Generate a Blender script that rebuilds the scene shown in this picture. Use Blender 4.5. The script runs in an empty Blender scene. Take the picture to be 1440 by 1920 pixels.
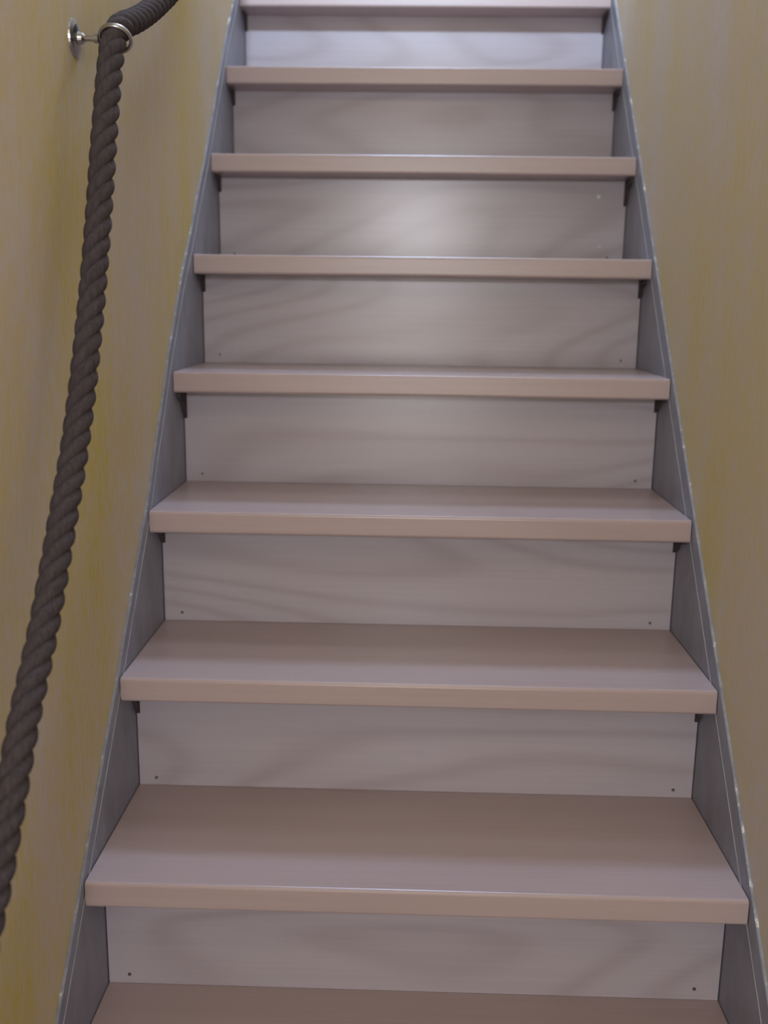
import bpy, bmesh, math, random
from mathutils import Vector, Matrix
random.seed(7)
S = 0.8                      # clear width between the stringers, metres
C = bpy.context.scene.collection
sc = bpy.context.scene

# ------------------------------------------------------------------ camera
cam_d = bpy.data.cameras.new('camera')
cam = bpy.data.objects.new('camera', cam_d); C.objects.link(cam)
cam_d.sensor_fit = 'VERTICAL'; cam_d.sensor_height = 24.0
cam_d.lens = 1847.19 * 24.0 / 1920.0
cam_d.clip_start = 0.02
PIT, YAW, ROL = -0.2108, -0.0247, 0.013
cp, sp, cy, sy, cr, sr = (math.cos(PIT), math.sin(PIT), math.cos(YAW), math.sin(YAW), math.cos(ROL), math.sin(ROL))
F = Vector((sy*cp, cy*cp, sp)); R0 = Vector((cy, -sy, 0)); U0 = R0.cross(F)
RR = cr*R0 + sr*U0; UU = -sr*R0 + cr*U0
M = Matrix((RR, UU, -F)).transposed().to_4x4()
M.translation = Vector((-0.02, -1.3271, 0.8659)) * S
cam.matrix_world = M
cam_d.dof.use_dof = True; cam_d.dof.focus_distance = 1.22; cam_d.dof.aperture_fstop = 2.6
sc.camera = cam

# ------------------------------------------------------------------ light
sc.view_settings.view_transform = 'Standard'; sc.view_settings.look = 'None'
sc.view_settings.gamma = 1.0; sc.view_settings.use_curve_mapping = False
sc.view_settings.exposure = 0.0
w = bpy.data.worlds.new('world'); sc.world = w; w.use_nodes = True
w.node_tree.nodes['Background'].inputs[0].default_value = (0.55, 0.6, 0.8, 1)
w.node_tree.nodes['Background'].inputs[1].default_value = 0.0

def area(name, loc, tgt, size, power, col, size_y=None, spread=180):
    d = bpy.data.lights.new(name, 'AREA'); d.energy = power; d.color = col
    d.shape = 'ELLIPSE' if size_y else 'DISK'; d.size = size
    if size_y: d.size_y = size_y
    d.spread = math.radians(spread)
    o = bpy.data.objects.new(name, d); C.objects.link(o); o.location = loc
    o.rotation_euler = (Vector(tgt) - Vector(loc)).to_track_quat('-Z', 'Y').to_euler()
    return o
LAMPS = [
    # name, place, aim, size, power, colour
    ('hall_lamp_light', (0.0, -2.75, 1.13), (0.0, 1.0, 0.6), 0.20, 17.0, (0.93, 0.94, 1)),       # behind the viewer, above eye height
    ('hall_front_fill', (0.0, -3.4, 0.3), (0.0, 1.0, 0.3), 0.7, 11.8, (1, 0.97, 0.96)),       # added soft frontal fill from the hall end, no window built there
    ('hall_warm_fill', (0.0, -1.2, 1.70), (0.0, -0.6, -0.3), 0.35, 2.6, (1, 0.80, 0.52)),  # added warm fill, yellows the lower walls; no lamp built here
    ('stairwell_light', (0.0, 0.75, 2.6), (0.0, 1.1, 1.0), 0.34, 4.0, (0.70, 0.76, 1)),
    ('upper_hall_light', (0.0, -2.0, 2.84), (0.0, 1.3, 1.3), 0.22, 104.0, (0.62, 0.78, 1)),      # over the hall ceiling, reaches the top steps only
    ('landing_light', (0.0, 2.3, 3.9), (0.0, 1.6, 1.8), 0.60, 58.0, (0.50, 0.66, 1)),
]
for args in LAMPS: area(*args)

# ------------------------------------------------------------------ material helpers
def mat(name):
    m = bpy.data.materials.new(name); m.use_nodes = True
    nt = m.node_tree; b = nt.nodes['Principled BSDF']
    return m, nt, b
def nd(nt, t, **kw):
    n = nt.nodes.new(t)
    for k, v in kw.items(): setattr(n, k, v)
    return n
def vec(nt, scale, rnd=0.0, kind='Object'):
    tc = nd(nt, 'ShaderNodeTexCoord')
    mp = nd(nt, 'ShaderNodeMapping'); mp.inputs['Scale'].default_value = scale
    nt.links.new(tc.outputs[kind], mp.inputs['Vector'])
    if rnd:
        oi = nd(nt, 'ShaderNodeObjectInfo'); mu = nd(nt, 'ShaderNodeVectorMath', operation='SCALE')
        mu.inputs[0].default_value = (rnd, rnd*0.37, rnd*0.71)
        nt.links.new(oi.outputs['Random'], mu.inputs['Scale'])
        nt.links.new(mu.outputs[0], mp.inputs['Location'])
    return mp.outputs[0]
def noise(nt, v, scale=1.0, detail=3.0, rough=0.5, dist=0.0):
    n = nd(nt, 'ShaderNodeTexNoise'); nt.links.new(v, n.inputs['Vector'])
    n.inputs['Scale'].default_value = scale; n.inputs['Detail'].default_value = detail
    n.inputs['Roughness'].default_value = rough; n.inputs['Distortion'].default_value = dist
    return n.outputs['Fac']
def ramp(nt, f, stops):
    r = nd(nt, 'ShaderNodeValToRGB'); nt.links.new(f, r.inputs[0])
    e = r.color_ramp.elements
    while len(e) < len(stops): e.new(0.5)
    for q, (p, c) in zip(e, stops): q.position = p; q.color = (*c, 1) if len(c) == 3 else c
    return r.outputs[0]
def mixc(nt, a, b, f, mode='MIX'):
    m = nd(nt, 'ShaderNodeMix', data_type='RGBA', blend_type=mode)
    for s_, v in ((m.inputs[6], a), (m.inputs[7], b), (m.inputs[0], f)):
        if isinstance(v, (tuple, float)): s_.default_value = (*v, 1) if isinstance(v, tuple) else v
        else: nt.links.new(v, s_)
    return m.outputs[2]
def math_(nt, op, a, b=0.0):
    m = nd(nt, 'ShaderNodeMath', operation=op)
    for s_, v in ((m.inputs[0], a), (m.inputs[1], b)):
        if isinstance(v, (int, float)): s_.default_value = v
        else: nt.links.new(v, s_)
    return m.outputs[0]
def bump(nt, b, h, strength, dist=0.002):
    n = nd(nt, 'ShaderNodeBump'); n.inputs['Strength'].default_value = strength
    n.inputs['Distance'].default_value = dist
    nt.links.new(h, n.inputs['Height']); nt.links.new(n.outputs[0], b.inputs['Normal'])

def board(name, light, dark, rings, k, rough, streak=0.5):
    """plain-sawn veneer: contour lines of a stretched noise field, fine streaks along x"""
    m, nt, b = mat(name)
    f = noise(nt, vec(nt, (1.1, 5.0, 5.0), 40.0), 1.0, 0.6, 0.4, 0.3)
    c = math_(nt, 'SINE', math_(nt, 'MULTIPLY', f, rings))
    c = math_(nt, 'MULTIPLY_ADD', c, 0.5); c.node.inputs[2].default_value = 0.5
    c = math_(nt, 'POWER', c, 2.6)
    s1 = noise(nt, vec(nt, (3.0, 160.0, 160.0), 11.0), 1.0, 3.0, 0.6)
    s2 = noise(nt, vec(nt, (1.2, 9.0, 9.0), 23.0), 1.0, 2.0, 0.5)
    t = math_(nt, 'MULTIPLY', c, k)
    t = math_(nt, 'ADD', t, math_(nt, 'MULTIPLY', math_(nt, 'SUBTRACT', s1, 0.5), streak))
    t = math_(nt, 'ADD', t, math_(nt, 'MULTIPLY', s2, 0.35))
    t.node.use_clamp = True
    nt.links.new(mixc(nt, light, dark, t), b.inputs['Base Color'])
    b.inputs['Roughness'].default_value = rough
    b.inputs['Specular IOR Level'].default_value = 0.5
    bump(nt, b, s1, 0.05, 0.0005)
    return m
M_riser = board('riser_veneer', (0.465, 0.425, 0.475), (0.315, 0.262, 0.28), 85.0, 0.30, 0.25, 0.35)
M_tread = board('tread_beech', (0.478, 0.384, 0.382), (0.345, 0.258, 0.258), 20.0, 0.22, 0.31, 0.45)

def wall_mat(name, beige, ochre, seed):
    m, nt, b = mat(name)
    v = vec(nt, (11.0, 11.0, 1.7)); v.node.inputs['Location'].default_value = (seed, seed, seed)
    a = noise(nt, v, 1.0, 4.0, 0.6, 0.4)
    v2 = vec(nt, (1.0, 2.6, 1.0)); v2.node.inputs['Location'].default_value = (seed, 2*seed, seed)
    bg = noise(nt, v2, 1.6, 2.0, 0.5, 0.3)
    g = noise(nt, vec(nt, (150.0, 150.0, 45.0)), 1.0, 2.0, 0.6)
    t = math_(nt, 'ADD', math_(nt, 'MULTIPLY', a, 0.45), math_(nt, 'MULTIPLY', bg, 0.85))
    t = math_(nt, 'ADD', t, math_(nt, 'MULTIPLY', math_(nt, 'SUBTRACT', g, 0.5), 0.9))
    c = ramp(nt, t, [(0.35, beige), (0.98, ochre)])
    nt.links.new(c, b.inputs['Base Color'])
    b.inputs['Roughness'].default_value = 0.75; b.inputs['Specular IOR Level'].default_value = 0.25
    bump(nt, b, math_(nt, 'ADD', a, math_(nt, 'MULTIPLY', g, 0.5)), 0.25, 0.002)
    return m
M_wallL = wall_mat('ochre_limewash', (0.625, 0.555, 0.53), (0.625, 0.505, 0.155), 3.3)
M_wallR = wall_mat('beige_limewash', (0.62, 0.56, 0.57), (0.62, 0.52, 0.24), 8.1)

def simple(name, col, rough=0.6, metal=0.0, var=0.15, scale=(20, 20, 20), bmp=0.0):
    m, nt, b = mat(name)
    f = noise(nt, vec(nt, scale, 5.0), 1.0, 4.0, 0.6)
    d = tuple(c*(1-var) for c in col); l = tuple(min(1, c*(1+var)) for c in col)
    nt.links.new(ramp(nt, f, [(0.3, d), (0.7, l)]), b.inputs['Base Color'])
    b.inputs['Roughness'].default_value = rough; b.inputs['Metallic'].default_value = metal
    if bmp: bump(nt, b, f, bmp, 0.001)
    return m
M_string = simple('worn_grey_paint', (0.262, 0.276, 0.352), 0.45, 0, 0.14, (14, 30, 14), 0.15)
M_string2 = simple('grey_paint_bead', (0.30, 0.31, 0.36), 0.35)
M_dark = simple('dark_brown', (0.055, 0.042, 0.042), 0.8)
M_screw = simple('screw_steel', (0.16, 0.15, 0.15), 0.4, 0.6)
M_chrome = simple('brushed_nickel', (0.42, 0.41, 0.42), 0.30, 1.0, 0.1)
M_rope = simple('dark_rope_fibre', (0.056, 0.045, 0.052), 0.9, 0, 0.35, (300, 300, 60), 0.6)
M_ceiling = simple('white_ceiling', (0.78, 0.77, 0.76), 0.8)
M_floor = simple('grey_floor_tile', (0.30, 0.28, 0.27), 0.5)
M_filler = simple('white_filler', (0.62, 0.64, 0.66), 0.6)
def bead_mat():
    m, nt, b = mat('chipped_edge_paint')
    f = noise(nt, vec(nt, (60, 45, 45), 0), 1.0, 4.0, 0.7)
    nt.links.new(ramp(nt, f, [(0.35, (0.22, 0.23, 0.26)), (0.60, (0.31, 0.33, 0.37)), (0.66, (0.70, 0.74, 0.76))]), b.inputs['Base Color'])
    b.inputs['Roughness'].default_value = 0.5
    return m
M_bead = bead_mat()

# ------------------------------------------------------------------ mesh helpers
def obj(name, bm, m, parent=None, smooth=False):
    me = bpy.data.meshes.new(name)
    bmesh.ops.recalc_face_normals(bm, faces=bm.faces)
    bm.to_mesh(me); bm.free(); me.materials.append(m)
    if smooth:
        for p in me.polygons: p.use_smooth = True
    o = bpy.data.objects.new(name, me); C.objects.link(o)
    if parent: o.parent = parent
    return o
def box(bm, x0, x1, y0, y1, z0, z1):
    vs = [bm.verts.new((x, y, z)) for x in (x0, x1) for y in (y0, y1) for z in (z0, z1)]
    for f in ((0,1,3,2), (4,6,7,5), (0,4,5,1), (2,3,7,6), (0,2,6,4), (1,5,7,3)):
        bm.faces.new([vs[i] for i in f])
    return vs
def prism_x(bm, prof, x0, x1):
    a = [bm.verts.new((x0, y, z)) for y, z in prof]; b = [bm.verts.new((x1, y, z)) for y, z in prof]
    n = len(prof); bm.faces.new(a); bm.faces.new(b[::-1])
    for i in range(n): bm.faces.new((a[i], a[(i+1) % n], b[(i+1) % n], b[i]))
def cyl(bm, p0, p1, r0, r1=None, n=24, caps=True):
    p0, p1 = Vector(p0), Vector(p1); r1 = r0 if r1 is None else r1
    d = (p1-p0).normalized(); a = d.orthogonal().normalized(); b = d.cross(a)
    A = [bm.verts.new(p0 + r0*(a*math.cos(2*math.pi*i/n) + b*math.sin(2*math.pi*i/n))) for i in range(n)]
    B = [bm.verts.new(p1 + r1*(a*math.cos(2*math.pi*i/n) + b*math.sin(2*math.pi*i/n))) for i in range(n)]
    for i in range(n): bm.faces.new((A[i], A[(i+1) % n], B[(i+1) % n], B[i]))
    if caps: bm.faces.new(A[::-1]); bm.faces.new(B)
def bevel(bm, w_, seg=2):
    bmesh.ops.bevel(bm, geom=bm.edges[:], offset=w_, segments=seg, affect='EDGES', profile=0.5)
def struct(name, x0, x1, y0, y1, z0, z1, m):
    bm = bmesh.new(); box(bm, x0, x1, y0, y1, z0, z1)
    o = obj(name, bm, m); o['kind'] = 'structure'; return o

# ------------------------------------------------------------------ setting (metres, top of tread 1 nosing is z = 0)
G, H, T, O = 0.2214*S, 0.2404*S, 0.042*S, 0.0895*S
SL = H/G
XI = 0.5*S; XWL = -0.505*S; XWR = 0.505*S
KLO, KHI = -2, 9                          # first and last tread below the landing
Z_FLOOR = H*(KLO-2); Z_LAND = H*KHI       # landing one rise above tread KHI
Y_FOOT = G*(KLO-1); Y_LAND = G*KHI
YB, YF = -3.6, Y_LAND + 1.6
ZT = Z_LAND + 2.3
struct('wall_left', XWL-0.12, XWL, YB-0.12, YF+0.12, Z_FLOOR-0.1, ZT+0.1, M_wallL)
struct('wall_right', XWR, XWR+0.12, YB-0.12, YF+0.12, Z_FLOOR-0.1, ZT+0.1, M_wallR)
struct('wall_back', XWL, XWR, YB-0.12, YB, Z_FLOOR-0.1, ZT+0.1, M_wallR)
struct('wall_front', XWL, XWR, YF, YF+0.12, Z_FLOOR-0.1, ZT+0.1, M_wallR)
struct('floor', XWL, XWR, YB, Y_FOOT+O+0.02, Z_FLOOR-0.1, Z_FLOOR, M_floor)
struct('floor_landing', XWL, XWR, Y_LAND, YF, Z_LAND-0.2, Z_LAND, M_tread)
struct('ceiling', XWL, XWR, YB, -0.35, 1.75, 2.0, M_ceiling)
struct('ceiling_stairwell', XWL, XWR, YB, YF, ZT, ZT+0.1, M_ceiling)

# ------------------------------------------------------------------ the staircase: one thing
stair = bpy.data.objects.new('staircase', None); C.objects.link(stair)
stair.location = (0, Y_FOOT, Z_FLOOR)
stair['label'] = 'steep closed wooden staircase with beech treads, pale grained risers and grey stringers between ochre walls'
stair['category'] = 'staircase'
def part(name, bm, m, parent, loc, smooth=False):
    o = obj(name, bm, m, None, smooth); o.parent = parent
    px = Vector((0, 0, 0)); q = parent
    while q: px += q.location; q = q.parent
    o.location = Vector(loc) - px
    return o

def tread_bm():
    bm = bmesh.new()
    r = 0.0045; d = G + O
    prof = [(d, -T), (d, 0)]
    for cy_, cz_, a0 in ((r, -r, 90), (r, -T+r, 180)):
        for i in range(5):
            a = math.radians(a0 + 22.5*i); prof.append((cy_ + r*math.cos(a), cz_ + r*math.sin(a)))
    prism_x(bm, prof, -XI+0.0012, XI-0.0012)
    return bm
RH = H - T
def riser_bm():
    bm = bmesh.new(); box(bm, -XI+0.0015, XI-0.0015, 0, 0.012, 0.0003, RH-0.0003); return bm

def copy_part(o, loc, parent):
    c = o.copy(); C.objects.link(c); c.parent = parent; c.location = loc; return c

base = Vector(stair.location)
t0 = r0 = None; scr = None
for k in range(KLO, KHI+1):
    lt = Vector((0, G*(k-1), H*(k-1)))
    if t0 is None: t = t0 = part('tread', tread_bm(), M_tread, stair, lt)
    else: t = copy_part(t0, lt-base, stair)
    lr = Vector((0, G*(k-1)+O, H*(k-2)))
    if r0 is None: r = r0 = part('riser', riser_bm(), M_riser, stair, lr)
    else: r = copy_part(r0, lr-base, stair)
    r['label'] = 'pale veneered riser with cathedral grain'
    if k == 6: speck_riser = r
    for q, (x, z) in enumerate(((-XI+0.028, 0.014), (XI-0.030, 0.014))):
        if scr is None:
            bm = bmesh.new(); cyl(bm, (0, 0.001, 0), (0, -0.0008, 0), 0.0026, 0.0022, 16)
            scr = s_ = obj('screw', bm, M_screw); s_.parent = r
        else: s_ = copy_part(scr, (0, 0, 0), r)
        s_.location = (x + random.uniform(-.003, .003), 0, z + random.uniform(-.003, .003))
        s_.rotation_euler = (0, random.uniform(0, 3), 0)
# specks of light paint on the riser six rises up
for q, (x, z, rad) in enumerate(((0.345, 0.128, 0.0032), (0.339, 0.006, 0.0026), (0.352, 0.034, 0.0022))):
    bm = bmesh.new()
    vs = [bm.verts.new((rad*(1+0.3*math.sin(3*i+q))*math.cos(2*math.pi*i/14), 0, rad*(1+0.25*math.cos(5*i))*math.sin(2*math.pi*i/14))) for i in range(14)]
    f_ = bm.faces.new(vs); e_ = bmesh.ops.extrude_face_region(bm, geom=[f_])
    bmesh.ops.translate(bm, vec=(0, -0.0005, 0), verts=[v for v in e_['geom'] if isinstance(v, bmesh.types.BMVert)])
    sp_ = obj('paint_speck', bm, M_filler); sp_.parent = speck_riser; sp_.location = (x, 0, z); sp_['label'] = 'pale paint speck'
# last riser, up to the landing
k = KHI+1
r = copy_part(r0, Vector((0, Y_LAND-0.012, H*(k-2)))-base, stair)

TOPL = [(-9, .006), (.22, .006), (.44, .012), (.56, .036), (.66, .060), (.78, .066), (.90, .052), (1.10, .040), (1.33, .046), (1.5, .030), (1.7, .012), (9, .008)]
def top_line(side, y):
    """height of the stringer's upper edge over the nosing line; the left one runs unevenly, as plastered"""
    if side > 0: return (0.010 + 0.0012*math.sin(y*9.0))*S
    u = y/S
    for (a, p), (b, q) in zip(TOPL, TOPL[1:]):
        if a <= u <= b:
            t = (u-a)/(b-a); t = t*t*(3-2*t) if b-a < 2 else t
            return (p + (q-p)*t)*S
for side in (-1, 1):
    xo = XWR-0.0002 if side > 0 else -XWL-0.0002
    xi = XI
    ya, yb = Y_FOOT+0.030, Y_LAND+0.0
    dp = 0.34
    x0, x1 = (xi, xo) if side > 0 else (-xo, -xi)
    n = 260; ys = [ya + (yb-ya)*i/n for i in range(n+1)]
    bm = bmesh.new()
    tops = [(y, SL*y + top_line(side, y)) for y in ys]
    low = [(yb, SL*yb-dp), ((Z_FLOOR+dp)/SL, Z_FLOOR), (ya, Z_FLOOR)]
    prism_x(bm, tops + low, x0, x1)
    st = part('stringer', bm, M_string, stair, (0, 0, 0))
    st['label'] = 'worn grey painted stringer'
    # chipped paint on the stringer's upper edge, against the wall
    bm = bmesh.new(); vs = []
    for (y, z) in tops:
        q = random.uniform(.0006, .0018); e = random.uniform(-.0005, .0005)
        xa, xb = (x0+0.0004+e, x1) if side > 0 else (x0, x1-0.0004-e)
        vs.append([bm.verts.new((xa, y, z-.001)), bm.verts.new((xb, y, z-.001)), bm.verts.new((xb, y, z+q)), bm.verts.new((xa, y, z+q))])
    for i in range(n):
        for j in range(4): bm.faces.new((vs[i][j], vs[i][(j+1) % 4], vs[i+1][(j+1) % 4], vs[i+1][j]))
    bm.faces.new(vs[0]); bm.faces.new(vs[-1][::-1])
    bd = obj('edge_paint', bm, M_bead); bd.parent = st; bd['label'] = 'light grey chipped paint on the upper edge'
    # thin planted bead running along the stringer
    bm = bmesh.new(); vs = []
    cc = -0.048*S
    for y in ys:
        z = SL*y + (cc if side > 0 else top_line(side, y) - 0.036*S)
        xf = xi-0.0009; sgn = side
        vs.append([bm.verts.new((sgn*xi, y, z-.0022)), bm.verts.new((sgn*xf, y, z-.0012)), bm.verts.new((sgn*xf, y, z+.0012)), bm.verts.new((sgn*xi, y, z+.0022))])
    for i in range(n):
        for j in range(3): bm.faces.new((vs[i][j], vs[i][j+1], vs[i+1][j+1], vs[i+1][j]))
    md = obj('moulding', bm, M_string2, None); md.parent = st
    # dark wedge-shaped block on the stringer face under each nosing
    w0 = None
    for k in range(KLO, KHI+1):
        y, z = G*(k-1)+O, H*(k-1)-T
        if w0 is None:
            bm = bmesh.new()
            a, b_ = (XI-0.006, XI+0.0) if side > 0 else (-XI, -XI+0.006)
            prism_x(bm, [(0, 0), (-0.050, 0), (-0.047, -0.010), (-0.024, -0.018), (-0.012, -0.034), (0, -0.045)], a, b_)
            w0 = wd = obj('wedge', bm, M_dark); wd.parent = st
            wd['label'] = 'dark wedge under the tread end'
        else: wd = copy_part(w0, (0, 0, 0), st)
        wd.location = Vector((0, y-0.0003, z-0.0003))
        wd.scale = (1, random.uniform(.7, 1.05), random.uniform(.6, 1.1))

# ------------------------------------------------------------------ rope handrail
XR = -0.446*S
YZ = [(-1.18, -0.20), (-1.10, -0.155), (-1.02, -0.15), (-0.88, -0.11), (-0.72, -0.02), (-0.60, 0.07), (-0.50, 0.165), (-0.45, 0.218),
      (-0.406, 0.266), (-0.365, 0.322), (-0.307, 0.401), (-0.232, 0.485), (-0.156, 0.588), (-0.085, 0.690), (-0.021, 0.809), (0.036, 0.935), (0.094, 1.086),
      (0.127, 1.165), (0.158, 1.222), (0.200, 1.250), (0.258, 1.270), (0.346, 1.305), (0.455, 1.355), (0.550, 1.406), (0.78, 1.56), (1.05, 1.82), (1.25, 2.10), (1.42, 2.44), (1.50, 2.65)]
P = [Vector((XR, y*S, z*S)) for y, z in YZ]
def spline(P, step):
    out = []
    for i in range(len(P)-1):
        p0, p1, p2, p3 = P[max(i-1, 0)], P[i], P[i+1], P[min(i+2, len(P)-1)]
        n = max(4, int((p2-p1).length/step))
        for j in range(n):
            t = j/n
            out.append(0.5*((2*p1) + (p2-p0)*t + (2*p0-5*p1+4*p2-p3)*t*t + (3*p1-p0-3*p2+p3)*t**3))
    out.append(P[-1]); return out
def smooth(Q, it):
    for _ in range(it): Q = [Q[0]] + [(Q[i-1]+2*Q[i]+Q[i+1])/4 for i in range(1, len(Q)-1)] + [Q[-1]]
    return Q
Q = smooth(spline(P, 0.003), 30)
def rope_mesh(Q, R, nstr, pitch):
    bm = bmesh.new()
    a = R*0.43; rs = R*0.57; ns = 14
    L = 0.0; rings = [[] for _ in range(nstr)]
    for i, p in enumerate(Q):
        t = (Q[min(i+1, len(Q)-1)] - Q[max(i-1, 0)]).normalized()
        if i: L += (p-Q[i-1]).length
        nx = Vector((1, 0, 0)); nb = t.cross(nx).normalized(); nx = nb.cross(t)
        for s_ in range(nstr):
            ph = 2*math.pi*(s_/nstr + L/pitch)
            er = nx*math.cos(ph) + nb*math.sin(ph); et = -nx*math.sin(ph) + nb*math.cos(ph)
            c = p + er*a
            ring = []
            for j in range(ns):
                q = 2*math.pi*j/ns
                ring.append(bm.verts.new(c + er*rs*math.cos(q) + et*rs*1.12*math.sin(q)))
            rings[s_].append(ring)
    for rg in rings:
        for i in range(len(rg)-1):
            for j in range(ns): bm.faces.new((rg[i][j], rg[i][(j+1) % ns], rg[i+1][(j+1) % ns], rg[i+1][j]))
        bm.faces.new(rg[0][::-1]); bm.faces.new(rg[-1])
    return bm
rope = obj('rope_handrail', rope_mesh(Q, 0.0148, 3, 0.066), M_rope, None, True)
rope['label'] = 'thick dark twisted rope handrail hanging along the yellow left wall'
rope['category'] = 'rope'

# ------------------------------------------------------------------ brackets that carry the rope
def bracket():
    root = bpy.data.objects.new('rope_bracket', None); C.objects.link(root)
    D = XR - XWL                                   # from wall to rope centre
    bm = bmesh.new()
    for x0, x1, a, b_ in ((0.0, 0.0022, 0.021, 0.0205), (0.0022, 0.0042, 0.0205, 0.0150), (0.0042, 0.0055, 0.0150, 0.0080)):
        cyl(bm, (x0, 0, 0), (x1, 0, 0), a, b_, 32)
    obj('wall_plate', bm, M_chrome, root, False)
    bm = bmesh.new()
    for x0, x1, a, b_ in ((0.004, 0.010, 0.0075, 0.0062), (0.010, 0.013, 0.0062, 0.0034), (0.013, D-0.022, 0.0033, 0.0033), (D-0.024, D-0.019, 0.0052, 0.0052)):
        cyl(bm, (x0, 0, 0), (x1, 0, 0), a, b_, 20)
    obj('rod', bm, M_chrome, root, False)
    bm = bmesh.new()
    n, m_ = 40, 10; Rr, rr = 0.0174, 0.0021
    nrm = Vector((0, 0.62, 0.78)); u = Vector((1, 0, 0)); v = nrm.cross(u)
    rg = []
    for i in range(n):
        a = 2*math.pi*i/n; er = u*math.cos(a) + v*math.sin(a); c = Vector((D, 0, 0)) + er*Rr
        rg.append([bm.verts.new(c + er*rr*math.cos(2*math.pi*j/m_) + nrm*rr*1.6*math.sin(2*math.pi*j/m_)) for j in range(m_)])
    for i in range(n):
        for j in range(m_): bm.faces.new((rg[i][j], rg[(i+1) % n][j], rg[(i+1) % n][(j+1) % m_], rg[i][(j+1) % m_]))
    obj('ring', bm, M_chrome, root, True)
    return root
b0 = bracket()
b0.location = (XWL, 0.166*S, 1.2245*S)
b0['label'] = 'small chrome wall bracket whose ring holds the dark rope near the top left'
b0['category'] = 'bracket'
